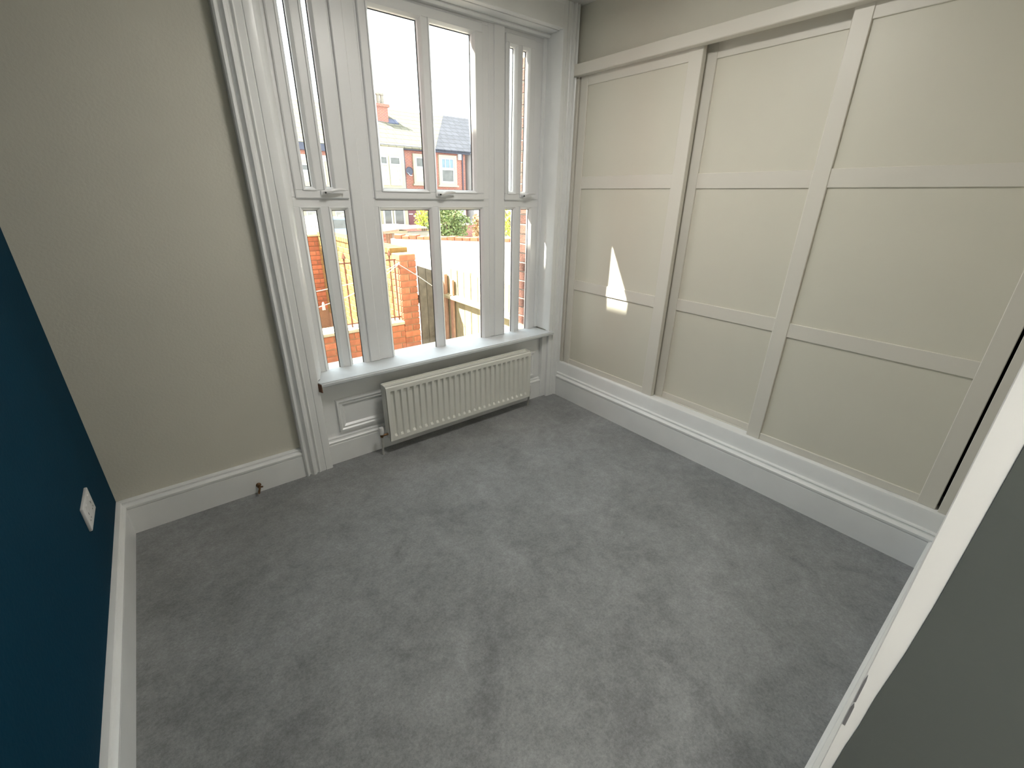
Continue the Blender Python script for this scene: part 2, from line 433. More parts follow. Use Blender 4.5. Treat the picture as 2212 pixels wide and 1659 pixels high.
# sill
t = thing('trim_7', (0.94, 1.63, 0.345), 'white laminate window sill above the radiator', 'window sill', kind='structure')
bm = BM()
add_prism(bm, [(0.374, 1.700), (0.374, 1.612), (0.352, 1.604), (0.366, 1.568), (1.517, 1.568), (1.522, 1.574), (1.522, 1.600), (1.499, 1.602), (1.499, 1.700)], 'z', 0.348, 0.366)
bmesh.ops.bevel(bm, geom=[e for e in bm.edges if abs(e.verts[0].co.z - e.verts[1].co.z) < 1e-6 and all(v.co.y < 1.58 for v in e.verts)], offset=0.005, segments=3, affect='EDGES')
obj('sill_board', bm, 'sill', t, smooth=True)
bm = BM(); add_prism(bm, [(0.3505, 1.6045), (0.3645, 1.5685), (0.3665, 1.5685), (0.3545, 1.6045)], 'z', 0.330, 0.362)
tag(obj('chipped_end', bm, 'chip', t), 'broken brown raw end of the sill')
# panel below the sill
t = thing('trim_8', (0.93, 1.63, 0.11), 'white panelled apron below the window sill', 'panel', kind='structure')
bxo('apron_board', 'trim', t, 0.350, 1.510, 1.6235, 1.633, 0.0, 0.349)
def mould_ring(parent, x0, x1, z0, z1, y, wd, th):
    prof = [(0, 0), (0.12, 0.9), (0.35, 1.0), (0.5, 0.55), (0.75, 0.65), (1.0, 0.0)]
    bm = BM()
    rings = []
    for a, h in prof:
        o_ = a * wd
        rings.append([bm.verts.new(p) for p in ((x0 + o_, y - h * th, z0 + o_), (x1 - o_, y - h * th, z0 + o_), (x1 - o_, y - h * th, z1 - o_), (x0 + o_, y - h * th, z1 - o_))])
    for i in range(len(rings) - 1):
        for k in range(4):
            bm.faces.new((rings[i][k], rings[i][(k + 1) % 4], rings[i + 1][(k + 1) % 4], rings[i + 1][k]))
    bmesh.ops.recalc_face_normals(bm, faces=list(bm.faces))
    return obj('panel_moulding', bm, 'trim', parent, smooth=True)
mould_ring(t, 0.415, 1.440, 0.126, 0.266, 1.6236, 0.030, 0.011)
bxo('end_stop', 'trim', t, 1.470, 1.512, 1.600, 1.6236, 0.0, 0.348, bev=0.002)

# ================================================================== WINDOWS (three lights)
YFR, YGL = 1.690, 1.704      # frame face / glass plane
PB = 0.010                   # glazing bead width
def frame_mesh(bm, x0, x1, z0, z1, holes, yf, yb, bev=0.002):
    """flat frame with rectangular holes: holes sorted in x, same z range"""
    hz0, hz1 = holes[0][2], holes[0][3]
    add_box(bm, x0, x1, yf, yb, z0, hz0, bev=bev)
    add_box(bm, x0, x1, yf, yb, hz1, z1, bev=bev)
    xs = [x0] + [v for h in holes for v in (h[0], h[1])] + [x1]
    for i in range(0, len(xs), 2):
        add_box(bm, xs[i], xs[i + 1], yf, yb, hz0 - 0.002, hz1 + 0.002, bev=bev if xs[i + 1] - xs[i] > 0.006 else 0)
def bead_mesh(bm, x0, x1, z0, z1, yf, yg, b=PB):
    prof = [(-0.0025, yf + 0.001), (-0.0015, yf - 0.0035), (0.001, yf - 0.0035), (b * 0.9, yf + 0.006), (b, yf + 0.009), (b, yg + 0.001)]
    rings = []
    for a, y in prof:
        rings.append([bm.verts.new(p) for p in ((x0 + a, y, z0 + a), (x1 - a, y, z0 + a), (x1 - a, y, z1 - a), (x0 + a, y, z1 - a))])
    for i in range(len(rings) - 1):
        for k in range(4):
            bm.faces.new((rings[i][k], rings[i][(k + 1) % 4], rings[i + 1][(k + 1) % 4], rings[i + 1][k]))
def window(idx, label, x0, x1, up, lo, sash, hx):
    t = thing('window_%d' % idx, ((x0 + x1) / 2, YFR, OPZ0), label, 'window', kind='structure')
    # fixed frame: lower glazed holes and an upper hole for the opening sash
    bm = BM()
    holes_lo = [(a - PB, b + PB, 0.360 - PB * 0.4, 0.947 + PB) for a, b in lo]
    frame_mesh(bm, x0, x1, OPZ0 + 0.005, 0.990, holes_lo, YFR, 1.728)
    frame_mesh(bm, x0, x1, 0.990, 1.622, [(sash[0], sash[1], 0.992, sash[2])], YFR, 1.728)
    obj('window_frame', bm, 'upvc', t, smooth=True)
    for h, (a, b) in zip(holes_lo, lo):
        bm = BM(); bead_mesh(bm, h[0], h[1], h[2], h[3], YFR, YGL)
        obj('glazing_bead', bm, 'upvc', t, smooth=True)
        g = bxo('pane', 'glass', t, a - 0.004, b + 0.004, YGL, YGL + 0.001, 0.350, 0.951)
        bm = BM(); zz = (0.356, 0.949)
        for q in ((a - 0.003, a + 0.0022, *zz), (b - 0.0026, b + 0.003, *zz), (a, b, 0.353, 0.3582), (a, b, 0.9448, 0.950)):
            add_box(bm, q[0], q[1], YGL - 0.002, YGL - 0.0002, q[2], q[3])
        obj('gasket', bm, 'seal', t)
    # opening sash
    sx0, sx1, sz1 = sash
    yf = YFR - 0.009
    s_ = BM()
    holes_up = [(a - PB, b + PB, 1.022 - PB, up[1] + PB) for a, b in up[0]]
    frame_mesh(s_, sx0 - 0.004, sx1 + 0.004, 0.985, sz1 + 0.004, holes_up, yf, 1.716, bev=0.003)
    so = obj('opening_sash', s_, 'upvc', t, smooth=True)
    for h, (a, b) in zip(holes_up, up[0]):
        bm = BM(); bead_mesh(bm, h[0], h[1], h[2], h[3], yf, YGL)
        obj('glazing_bead', bm, 'upvc', so, smooth=True)
        bxo('pane', 'glass', so, a - 0.004, b + 0.004, YGL, YGL + 0.001, 1.018, up[1] + 0.004)
        bm = BM(); zz = (1.018, up[1] + 0.002)
        for q in ((a - 0.003, a + 0.0022, *zz), (b - 0.0026, b + 0.003, *zz), (a, b, 1.018, 1.0232), (a, b, up[1] - 0.0025, up[1] + 0.003)):
            add_box(bm, q[0], q[1], YGL - 0.002, YGL - 0.0002, q[2], q[3])
        obj('gasket', bm, 'seal', so)
    bm = BM()
    add_box(bm, hx - 0.018, hx + 0.006, yf - 0.006, yf, 0.996, 1.012, bev=0.0025, seg=2)
    add_tube(bm, [(hx - 0.006, yf - 0.004, 1.004), (hx - 0.006, yf - 0.018, 1.004), (hx + 0.004, yf - 0.023, 1.006), (hx + 0.020, yf - 0.022, 1.012), (hx + 0.044, yf - 0.020, 1.0145), (hx + 0.062, yf - 0.018, 1.0130)],
             [0.0055, 0.0055, 0.0062, 0.0058, 0.0050, 0.0032], 10)
    hd = obj('handle', bm, 'plastic', so, smooth=True)
    bm = BM(); add_lathe(bm, (hx - 0.008, yf - 0.0255, 1.004), [(0.0001, 0), (0.003, 0), (0.003, 0.004)], 10, 'y')
    obj('lock_button', bm, 'seal', hd)
    return t
window(1, 'narrow white casement pair of panes beside the splayed reveal', 0.400, 0.603, ([(0.450, 0.471), (0.518, 0.537)], 1.556),
       [(0.431, 0.478), (0.527, 0.574)], (0.417, 0.587, 1.594), 0.511)
window(2, 'wide white casement window with two tall panes over two', 0.674, 1.206, ([(0.725, 0.900), (0.948, 1.124)], 1.558),
       [(0.708, 0.911), (0.960, 1.161)], (0.690, 1.168, 1.596), 0.953)
window(3, 'narrow white casement pair of panes beside the wardrobe', 1.273, 1.500, ([(1.308, 1.334), (1.376, 1.400)], 1.551),
       [(1.296, 1.341), (1.387, 1.436)], (1.288, 1.436, 1.590), 1.382)
# mullion covers
bm = BM()
add_box(bm, 0.597, 0.680, 1.687, 1.74, 0.366, 1.622, bev=0.003)
add_box(bm, 0.597, 0.639, 1.682, 1.689, 0.366, 1.622, bev=0.003)
tag(obj('trim_9', bm, 'upvc', smooth=True), 'white stepped mullion post between narrow window and wide window', 'trim', kind='structure')
bm = BM()
add_box(bm, 1.200, 1.279, 1.687, 1.74, 0.366, 1.622, bev=0.003)
add_box(bm, 1.226, 1.279, 1.682, 1.689, 0.366, 1.622, bev=0.003)
tag(obj('trim_10', bm, 'upvc', smooth=True), 'white mullion post between wide window and wardrobe side window', 'trim', kind='structure')

# ================================================================== SLIDING WARDROBE
WD = thing('sliding_wardrobe', (1.70, 0.8, 0.0), 'built in cream wardrobe with three sliding shaker doors', 'wardrobe')
def wdoor(y0, y1, xf, z0, z1, sl, sr, red=False):
    """y0 < y1; sl = stile width at y1 (window side), sr = stile width at y0"""
    panel = bxo('sliding_door', 'door', WD, xf + 0.007, xf + 0.020, y0 + 0.004, y1 - 0.004, z0 + 0.004, z1)
    bxo('stile', 'doorframe', panel, xf, xf + 0.022, y1 - sl, y1, z0, z1, bev=0.0015)
    bxo('stile', 'doorframe', panel, xf, xf + 0.022, y0, y0 + sr, z0, z1, bev=0.0015)
    for a, b in ((z0, z0 + 0.026), (0.580, 0.627), (1.037, 1.088), (z1 - 0.05, z1)):
        bxo('rail', 'doorframe', panel, xf + 0.0022, xf + 0.0085, y0 + sr - 0.001, y1 - sl + 0.001, a, b, bev=0.0012)
    return panel
wdoor(1.008, 1.566, 1.597, 0.187, 1.485, 0.040, 0.052)
wdoor(0.545, 1.062, 1.632, 0.187, 1.485, 0.086, 0.052)
wdoor(0.0395, 0.583, 1.597, 0.187, 1.485, 0.046, 0.042)
bm = BM(); add_box(bm, 1.566, 1.602, YF, 1.600, 1.471, 1.512, bev=0.002); add_box(bm, 1.578, 1.70, YF, 1.600, 1.486, 1.51)
obj('header_rail', bm, 'doorframe', WD)
bm = BM()
add_prism(bm, [(1.580, 0.0), (1.580, 0.179), (1.583, 0.185), (1.592, 0.187), (1.70, 0.187), (1.70, 0)], 'y', YF, 1.600)
obj('plinth', bm, 'trim', WD, smooth=True)
bm = BM()
for xa in (1.6245,):
    add_box(bm, xa, xa + 0.004, 0.03, 1.57, 0.187, 0.1895)
obj('bottom_track', bm, 'doorframe', WD)
bxo('end_panel', 'doorframe', WD, 1.590, 1.70, YF, 0.033, 0.187, 1.486, bev=0.001)
bxo('end_panel', 'doorframe', WD, 1.592, 1.70, 1.572, 1.600, 0.187, 1.486, bev=0.001)
bxo('back_board', 'dark', WD, 1.70, 1.72, YF, 1.600, 0.0, 1.49)

# ================================================================== RADIATOR
RX0, RX1, RZ0, RZ1, RYF, RYB = 0.588, 1.337, 0.060, 0.304, 1.533, 1.578
R_ = thing('radiator', ((RX0 + RX1) / 2, 1.556, RZ0), 'white ribbed panel radiator mounted under the window sill', 'radiator')
bm = BM()
NG = 26
pitch = (RX1 - RX0 - 0.024) / NG
cols = [(RX0, 0.0), (RX0 + 0.010, 0.0)]
for i in range(NG):
    a = RX0 + 0.012 + pitch * i
    cols += [(a + pitch * 0.18, 0.0), (a + pitch * 0.32, 1.0), (a + pitch * 0.68, 1.0), (a + pitch * 0.82, 0.0)]
cols += [(RX1 - 0.010, 0.0), (RX1, 0.0)]
rows = [(RZ0, 0, 0.008), (RZ0 + 0.003, 0, 0.0), (RZ0 + 0.020, 0, 0), (RZ0 + 0.029, 1, 0), (RZ1 - 0.029, 1, 0), (RZ1 - 0.020, 0, 0), (RZ1 - 0.004, 0, 0.0), (RZ1, 0, 0.004)]
DG = 0.0090
grid = [[bm.verts.new((x, RYF + g * r * DG + e, z)) for x, g in cols] for z, r, e in rows]
for i in range(len(rows) - 1):
    for k in range(len(cols) - 1):
        bm.faces.new((grid[i][k], grid[i][k + 1], grid[i + 1][k + 1], grid[i + 1][k]))
add_box(bm, RX0, RX1, RYF + 0.0095, RYF + 0.013, RZ0, RZ1)
obj('front_panel', bm, 'rad', R_, smooth=True)
bm = BM(); add_box(bm, RX0 + 0.004, RX1 - 0.004, RYB - 0.010, RYB, RZ0, RZ1, bev=0.002)
obj('back_panel', bm, 'rad', R_, smooth=True)
for sx in (RX0 - 0.0015, RX1 - 0.0015):
    bxo('side_panel', 'rad', R_, sx, sx + 0.003, RYF + 0.006, RYB + 0.002, RZ0 + 0.012, RZ1 + 0.003, bev=0.001)
bm = BM()
add_box(bm, RX0, RX1, RYB - 0.004, RYB + 0.001, RZ1 - 0.004, RZ1 + 0.004, bev=0.001)
add_box(bm, RX0 + 0.002, RX1 - 0.002, RYF + 0.012, RYB - 0.003, RZ1 - 0.008, RZ1 - 0.003)
add_box(bm, RX0, RX1, RYF + 0.009, RYF + 0.013, RZ1 - 0.006, RZ1 + 0.001)
obj('top_grille', bm, 'rad', R_)
for bx in (RX0 + 0.12, RX1 - 0.12):
    bxo('wall_bracket', 'rad', R_, bx - 0.008, bx + 0.008, RYB, 1.6236, RZ0 + 0.03, RZ1 - 0.03)
# valve at the left end
bm = BM()
add_lathe(bm, (0.560, 1.556, 0.083), [(0.0055, 0.0), (0.0065, 0.004), (0.0065, 0.010), (0.005, 0.012)], 14)
add_tube(bm, [(0.560, 1.556, 0.090), (0.592, 1.556, 0.090)], 0.005, 10)
v = obj('valve', bm, 'brass', R_, smooth=True)
bm = BM(); add_lathe(bm, (0.560, 1.556, 0.097), [(0.0095, 0.0), (0.0105, 0.003), (0.0108, 0.016), (0.0098, 0.027), (0.0082, 0.0315), (0.004, 0.033), (0.0, 0.033)], 18)
tag(obj('valve_cap', bm, 'plastic', v, smooth=True), 'white plastic valve cap')
bm = BM(); add_tube(bm, [(0.560, 1.556, 0.085), (0.559, 1.556, 0.05), (0.558, 1.557, 0.0)], 0.0046, 10)
obj('pipe', bm, 'copper', v, smooth=True)
bm = BM()
add_lathe(bm, (1.356, 1.556, 0.080), [(0.0055, 0.0), (0.0065, 0.004), (0.0065, 0.014), (0.005, 0.016), (0.0075, 0.018), (0.0070, 0.034), (0.003, 0.036)], 14)
add_tube(bm, [(1.356, 1.556, 0.088), (1.333, 1.556, 0.088)], 0.005, 10)
v = obj('lockshield', bm, 'plastic', R_, smooth=True)
bm = BM(); add_tube(bm, [(1.356, 1.556, 0.082), (1.352, 1.556, 0.05), (1.345, 1.557, 0.0)], 0.0046, 10)
obj('pipe', bm, 'copper', v, smooth=True)

# ================================================================== SMALL FITTINGS
so = thing('wall_socket', (XL, 1.296, 0.255), 'white switched socket outlet on the navy wall', 'socket')
bxo('face_plate', 'plastic', so, XL - 0.001, XL + 0.006, 1.243, 1.350, 0.262, 0.325, bev=0.002, seg=2)
for yy in (1.272, 1.321):
    bxo('rocker_switch', 'plastic', so, XL + 0.005, XL + 0.0085, yy - 0.006, yy + 0.006, 0.303, 0.318, bev=0.001)
for yy in (1.270, 1.323):
    bxo('pin_hole', 'seal', so, XL + 0.0058, XL + 0.0062, yy - 0.0015, yy + 0.0015, 0.292, 0.298)
    for dy in (-0.007, 0.007):
        bxo('pin_hole', 'seal', so, XL + 0.0058, XL + 0.0062, yy + dy - 0.0022, yy + dy + 0.0022, 0.279, 0.2815)

st = thing('pipe_stub', (0.101, 1.58, 0.012), 'small capped brass pipe tail poking from the skirting', 'pipe fitting')
bm = BM()
add_lathe(bm, (0.101, 1.5895, 0.030), [(0.0085, 0.0), (0.0085, -0.004), (0.006, -0.006), (0.006, -0.016)], 10, 'y')
obj('hex_nut', bm, 'brass', st, smooth=True)
bm = BM()
add_tube(bm, [(0.101, 1.578, 0.030), (0.101, 1.566, 0.029), (0.097, 1.560, 0.022), (0.094, 1.558, 0.013)], 0.0036, 8)
add_tube(bm, [(0.101, 1.572, 0.030), (0.112, 1.568, 0.030)], 0.003, 8)
obj('spout', bm, 'brass', st, smooth=True)

LX, LY, LZ = 0.80, 0.86, 1.668  # fill light added above the view to lift the far walls and floor
cl = thing('added_fill_light', (LX, LY, LZ), 'added unseen fill light, white drum on the bedroom ceiling', 'fill light')
bm = BM(); add_lathe(bm, (LX, LY, LZ), [(0.140, 0.0), (0.140, ZC - LZ), (0.0, ZC - LZ), (0.0, ZC - LZ - 0.004), (0.134, ZC - LZ - 0.006), (0.135, 0.0)], 40, cap=False); obj('fill_shade', bm, 'plastic', cl, smooth=True)
bm = BM(); add_lathe(bm, (LX, LY, LZ - 0.001), [(0.0, 0.0), (0.134, 0.0), (0.134, 0.004), (0.0, 0.004)], 40); obj('fill_diffuser', bm, 'fill', cl)
hl = thing('added_fill_light', (-0.36, -0.30, ZC), 'added unseen fill light, white dome on the hallway ceiling', 'fill light')  # second added light, unseen, brightens the door lining from the hall
bm = BM(); add_lathe(bm, (-0.36, -0.30, ZC), [(0.0, 0.0), (0.150, 0.0), (0.150, -0.014), (0.140, -0.018), (0.0, -0.018)], 40); obj('fill_base', bm, 'plastic', hl, smooth=True)
bm = BM(); add_lathe(bm, (-0.36, -0.30, ZC - 0.018), [(0.140, 0.0), (0.136, -0.012), (0.115, -0.030), (0.075, -0.043), (0.03, -0.048), (0.0, -0.0485)], 40); obj('fill_diffuser', bm, 'fillhall', hl, smooth=True)

# ================================================================== OUTDOORS
GZ = -0.45
bm = BM(); add_box(bm, -8, 14, YO, 9.0, GZ - 0.05, GZ)
tag(obj('yard_ground', bm, 'paving'), 'grey concrete yard outside the window', 'ground', kind='structure')
bm = BM(); add_box(bm, -12, 26, 9.0, 40.0, GZ - 0.06, GZ - 0.01)
tag(obj('street_ground', bm, 'tarmac'), 'grey street surface in front of the terrace', 'ground', kind='structure')

# outer stone sill and brick reveal of our own window
bm = BM(); add_prism(bm, [(1.7285, 0.344), (1.80, 0.334), (1.80, 0.30), (1.7285, 0.30)], 'x', 0.34, 1.53)
so_ = obj('outer_sill', bm, 'stone', wall_back)

BRL, BRH, BJ = 0.134, 0.0406, 0.0063
def brick_mesh(name, depth, m, length=BRL):
    bm = bmesh.new(); add_box(bm, -length / 2 * S, length / 2 * S, -depth / 2 * S, depth / 2 * S, 0, BRH * S, bev=0.003)
    me = bpy.data.meshes.new(name); bm.to_mesh(me); bm.free(); me.materials.append(M[m]); return me
def brick_run(parent, me, p0, p1, z0, courses, skip=None):
    """bricks of unit length laid in stretcher bond from p0 to p1 (layout xy)"""
    p0 = Vector((*p0, 0)); p1 = Vector((*p1, 0)); L = (p1 - p0).length; u = (p1 - p0) / L
    rz = math.atan2(u.y, u.x)
    for c in range(courses):
        z = z0 + c * (BRH + BJ)
        a = -(BRL + BJ) / 2 if c % 2 else 0.0
        while a < L - 0.01:
            s0, s1 = max(a, 0), min(a + BRL, L)
            if s1 - s0 > 0.012:
                q = p0 + u * (s0 + s1) / 2 + Vector((-u.y, u.x, 0)) * random.uniform(-0.0014, 0.0014)
                inst('brick', me, (q.x, q.y, z), parent, ((s1 - s0) / BRL, 1, 1), rz)
            a += BRL + BJ
# brick reveal beside the wardrobe-side window (outer face)
rb = brick_mesh('brick_reveal', 0.062, 'brickdark')
for c in range(26):
    z = 0.36 + c * (BRH + BJ)
    inst('brick', rb, (1.532 + (0.005 if c % 2 else 0.0), 1.812, z), wall_back, (0.55, 1.35, 1))

# --- low front yard wall with railing, brick pillar
YR = 3.0
gw = thing('garden_wall', (0.9, YR + 0.06, GZ), 'low red brick yard wall with cream coping under the railing', 'wall')
bxo('mortar_core', 'mortar', gw, 0.20, 1.352, YR + 0.006, YR + 0.128, GZ, 0.112)
me = brick_mesh('brick_red', 0.130, 'brick')
brick_run(gw, me, (0.20, YR + 0.067), (1.352, YR + 0.067), 0.112 - 8 * (BRH + BJ), 8)
bxo('coping', 'stone', gw, 0.20, 1.352, YR - 0.012, YR + 0.146, 0.112, 0.136, bev=0.004)
pl = thing('brick_pillar', (1.415, YR + 0.06, GZ), 'tall narrow orange brick pillar at the end of the railing', 'pillar')
bxo('mortar_core', 'mortar', pl, 1.358, 1.474, YR + 0.006, YR + 0.128, GZ, 0.612)
for c in range(18):
    z = 0.616 - (c + 1) * (BRH + BJ)
    if c % 2 == 0:
        inst('brick', me, (1.416, YR + 0.067, z), pl, (0.93, 1, 1))
    else:
        for dx in (-0.0335, 0.0335):
            inst('brick', me, (1.416 + dx, YR + 0.067, z), pl, (0.44, 1, 1))
# --- railing
rl = thing('iron_railing', (1.13, YR + 0.05, 0.136), 'thin rusty iron railing with arrow finials on the low wall', 'railing')
bm = BM(); add_tube(bm, [(0.90, YR + 0.05, 0.575), (1.345, YR + 0.05, 0.575)], 0.0045, 6); obj('top_rail', bm, 'iron', rl)
bm = BM(); add_tube(bm, [(0.90, YR + 0.05, 0.160), (1.352, YR + 0.05, 0.160)], 0.0045, 6); obj('bottom_rail', bm, 'iron', rl)
for i, x in enumerate((0.905, 0.981, 1.085, 1.190, 1.300, 1.335)):
    top = 0.60 if i in (1, 2, 3, 4) else 0.575
    bm = BM(); add_tube(bm, [(x, YR + 0.05, 0.136), (x, YR + 0.05, top)], 0.0052, 6)
    b = obj('baluster', bm, 'iron', rl)
    if i in (1, 2, 3, 4):
        bm = BM(); add_lathe(bm, (x, YR + 0.05, 0.592), [(0.004, 0.0), (0.010, 0.004), (0.004, 0.010), (0.016, 0.016), (0.008, 0.034), (0.0005, 0.055)], 4)
        obj('finial', bm, 'iron', b)
# --- side wall running away (lit) and end wall (shaded)
sw = thing('garden_wall', (1.42, 4.0, GZ), 'sunlit buff brick side wall running away behind the railing', 'wall')
bxo('mortar_core', 'mortar', sw, 1.360, 1.474, 3.136, 4.95, GZ, 0.606)
mb = brick_mesh('brick_buff', 0.121, 'brickbuff')
brick_run(sw, mb, (1.4165, 3.136), (1.4165, 4.95), 0.606 - 17 * (BRH + BJ), 17)
for i in range(29):       # brick-on-edge coping
    inst('brick', mb, (1.416, 3.17 + i * 0.0615, 0.608), sw, (0.42, 1.15, 0.9), math.pi / 2)
ew = thing('garden_wall', (0.95, 5.0, GZ), 'shaded red brick end wall of the far yard', 'wall')
bxo('mortar_core', 'mortar', ew, 0.2, 1.48, 4.957, 5.07, GZ, 0.600)
brick_run(ew, me, (0.2, 5.016), (1.48, 5.016), 0.600 - 16 * (BRH + BJ), 16)
bxo('coping', 'stone', ew, 0.2, 1.48, 4.93, 5.10, 0.600, 0.622, bev=0.004)
tag(bxo('render_patch', 'whitewall', ew, 1.10, 1.255, 4.940, 4.952, 0.49, 0.60), 'pale rendered patch')
# --- dark gate boards + timber fence
gt = thing('timber_gate', (1.585, 2.995, GZ), 'dark weathered board gate between brick pillar and fence post', 'gate')
for i in range(3):
    a0 = 1.486 + i * 0.060
    bm = BM(); add_prism(bm, [(a0, GZ + 0.02), (a0 + 0.057, GZ + 0.02), (a0 + 0.057, 0.528 - (a0 + 0.057 - 1.486) * 0.36), (a0, 0.528 - (a0 - 1.486) * 0.36)], 'y', 2.985, 3.005)
    obj('board', bm, 'timberdark', gt)
for z in (-0.2, 0.25):
    bxo('ledge', 'timberdark', gt, 1.486, 1.663, 3.005, 3.03, z, z + 0.06)
fn = thing('timber_fence', (1.71, 2.45, GZ), 'sunlit pale board fence leading away from the house', 'fence')
bxo('post', 'timber', fn, 1.690, 1.716, 2.965, 3.010, GZ, 0.455, bev=0.003)
tag(bxo('post_batten', 'timberred', fn, 1.668, 1.694, 2.93, 2.962, GZ, 0.46, bev=0.002), 'reddish batten beside the post')
tag(bxo('post_batten', 'timberred', fn, 1.676, 1.692, 2.83, 2.868, GZ, 0.43, bev=0.002), 'reddish batten beside the post')
y = 1.92; k = 0
while y < 2.93:
    h = 0.50 + random.uniform(-0.012, 0.012)
    bxo('plank', 'timber', fn, 1.700 + 0.002 * (k % 2), 1.712 + 0.002 * (k % 2), y, y + 0.082, GZ + 0.02, h, bev=0.002)
    y += 0.088; k += 1
bm = BM(); add_prism(bm, [(1.660, 0.288), (1.660, 0.306), (1.700, 0.318), (1.700, 0.282)], 'y', 1.92, 2.98); obj('rail', bm, 'timber', fn)
bm = BM(); add_prism(bm, [(1.660, -0.212), (1.660, -0.194), (1.700, -0.182), (1.700, -0.218)], 'y', 1.92, 2.98); obj('rail', bm, 'timber', fn)
# cable hanging on the fence
bm = BM(); add_tube(bm, [(1.694, 2.30 + 0.34 * t_ / 8 - 0.34, 0.02 + 0.25 * ((t_ - 3.5) / 8) ** 2) for t_ in range(9)], 0.0032, 6)
tag(obj('hanging_cable', bm, 'cable'), 'thin dark cable sagging against the pale fence', 'cable')
# washing lines and peg
bm = BM(); add_tube(bm, [(1.318, 2.93, 0.556), (1.44, 2.90, 0.47), (1.56, 2.92, 0.385), (1.664, 2.945, 0.326)], 0.0022, 6)
tag(obj('washing_line', bm, 'rope'), 'white cord slanting from the railing across the pillar to the fence', 'cord')
bm = BM(); add_tube(bm, [(0.45, 2.5, 0.505), (0.66, 2.52, 0.515), (0.90, 2.56, 0.535), (1.10, 2.70, 0.55), (1.318, 2.93, 0.570)], 0.0020, 6)
tag(obj('washing_line', bm, 'rope'), 'upper white cord strung in front of the shaded brick wall', 'cord')
bm = BM(); add_tube(bm, [(0.40, 2.5, 0.405), (0.62, 2.51, 0.425), (0.80, 2.55, 0.455), (1.05, 2.68, 0.50), (1.318, 2.925, 0.565)], 0.0020, 6)
tag(obj('washing_line', bm, 'rope'), 'lower white cord carrying a clothes peg', 'cord')
pg = thing('clothes_peg', (0.668, 2.522, 0.40), 'pale clothes peg clipped on the lower washing line', 'clothes peg')
for s_ in (-1, 1):
    bm = BM(); add_prism(bm, [(0.668 + s_ * 0.001, 0.408), (0.668 + s_ * 0.007, 0.408), (0.668 + s_ * 0.005, 0.445), (0.668 + s_ * 0.001, 0.452)], 'y', 2.517, 2.527)
    obj('peg_half', bm, 'rope', pg)

# --- white painted boundary wall with brick coping
p0, p1 = Vector((4.25, 3.66, 0)), Vector((2.47, 5.62, 0))
u = (p1 - p0).normalized(); nrm = Vector((-u.y, u.x, 0)); Lw = (p1 - p0).length
ww = thing('boundary_wall', ((p0.x + p1.x) / 2, (p0.y + p1.y) / 2, GZ), 'white painted boundary wall capped with broken red bricks', 'wall')
bm = BM()
q = [p0 - nrm * 0.07, p0 + nrm * 0.07, p1 + nrm * 0.07, p1 - nrm * 0.07]
add_prism(bm, [(v.x, v.y) for v in q], 'z', GZ, 0.485)
obj('wall_body', bm, 'whitewall', ww)
mw = brick_mesh('brick_coping', 0.15, 'brick')
rzw = math.atan2(u.y, u.x)
nb = int(Lw / 0.1)
for i in range(nb):
    c = p0 + u * (0.05 + i * 0.1)
    inst('brick', mw, (c.x, c.y, 0.486 + random.uniform(-0.003, 0.002)), ww, (0.70, 1 + random.uniform(-0.05, 0.05), 1.0 + random.uniform(-0.15, 0.2)), rzw + random.uniform(-0.04, 0.04))

# --- small store at the end of the white wall: brick pier, boarded door, white post, pale sheet roof
sb = thing('yard_store', (2.75, 6.3, GZ), 'small brick yard store with boarded door and pale sheet roof', 'shed')
bxo('pier', M['fbrick'], sb, 2.40, 2.62, 6.20, 6.40, GZ, 0.50)
bxo('lintel', M['stone'], sb, 2.35, 2.95, 6.18, 6.42, 0.50, 0.53)
for i in range(3):
    bxo('door_board', 'timberred', sb, 2.625 + i * 0.04, 2.662 + i * 0.04, 6.26, 6.28, GZ, 0.49)
bxo('white_post', 'fwhite', sb, 2.745, 2.80, 6.18, 6.26, GZ, 0.50)
bxo('wall_body', 'fwhite', sb, 2.80, 3.40, 6.24, 6.40, GZ, 0.50)
bm = BM(); add_prism(bm, [(2.35, 0.535), (2.75, 0.575), (3.05, 0.585), (3.45, 0.548), (3.05, 0.560), (2.75, 0.552), (2.35, 0.520)], 'y', 6.1, 6.9)
obj('sheet_roof', bm, 'fwhite', sb)
bm = BM(); add_prism(bm, [(2.20, 0.49), (2.75, 0.545), (2.75, 0.565), (2.20, 0.512)], 'y', 6.02, 6.08); obj('roof_beam', bm, 'timberred', sb)

# --- white board fence far left
wf = thing('board_fence', (1.85, 7.0, GZ), 'white vertical board fence above the shaded end wall', 'fence')
for i in range(9):
    bxo('plank', 'fwhite', wf, 1.55 + i * 0.062, 1.607 + i * 0.062, 7.0, 7.02, GZ, 0.71, bev=0.002)
bxo('rail', 'fwhite', wf, 1.55, 2.11, 7.02, 7.06, 0.55, 0.60)

# --- projecting rear wing of our house (out to the left, shades most of the window)
wg = thing('house_wing', (-1.6, 2.6, GZ), 'tall brick wing of the house standing beside the yard', 'building')
bxo('wall_body', M['fbrick'], wg, -2.6, -0.60, YO, 3.42, GZ, 3.74)
bxo('gutter', 'gutter', wg, -0.66, -0.595, YO, 3.42, 3.74, 3.796)
bm = BM(); add_prism(bm, [(-2.6, 3.74), (-0.62, 3.74), (-0.62, 3.79), (-1.6, 4.3), (-2.6, 3.79)], 'y', YO, 3.42); obj('roof', bm, 'slate', wg)

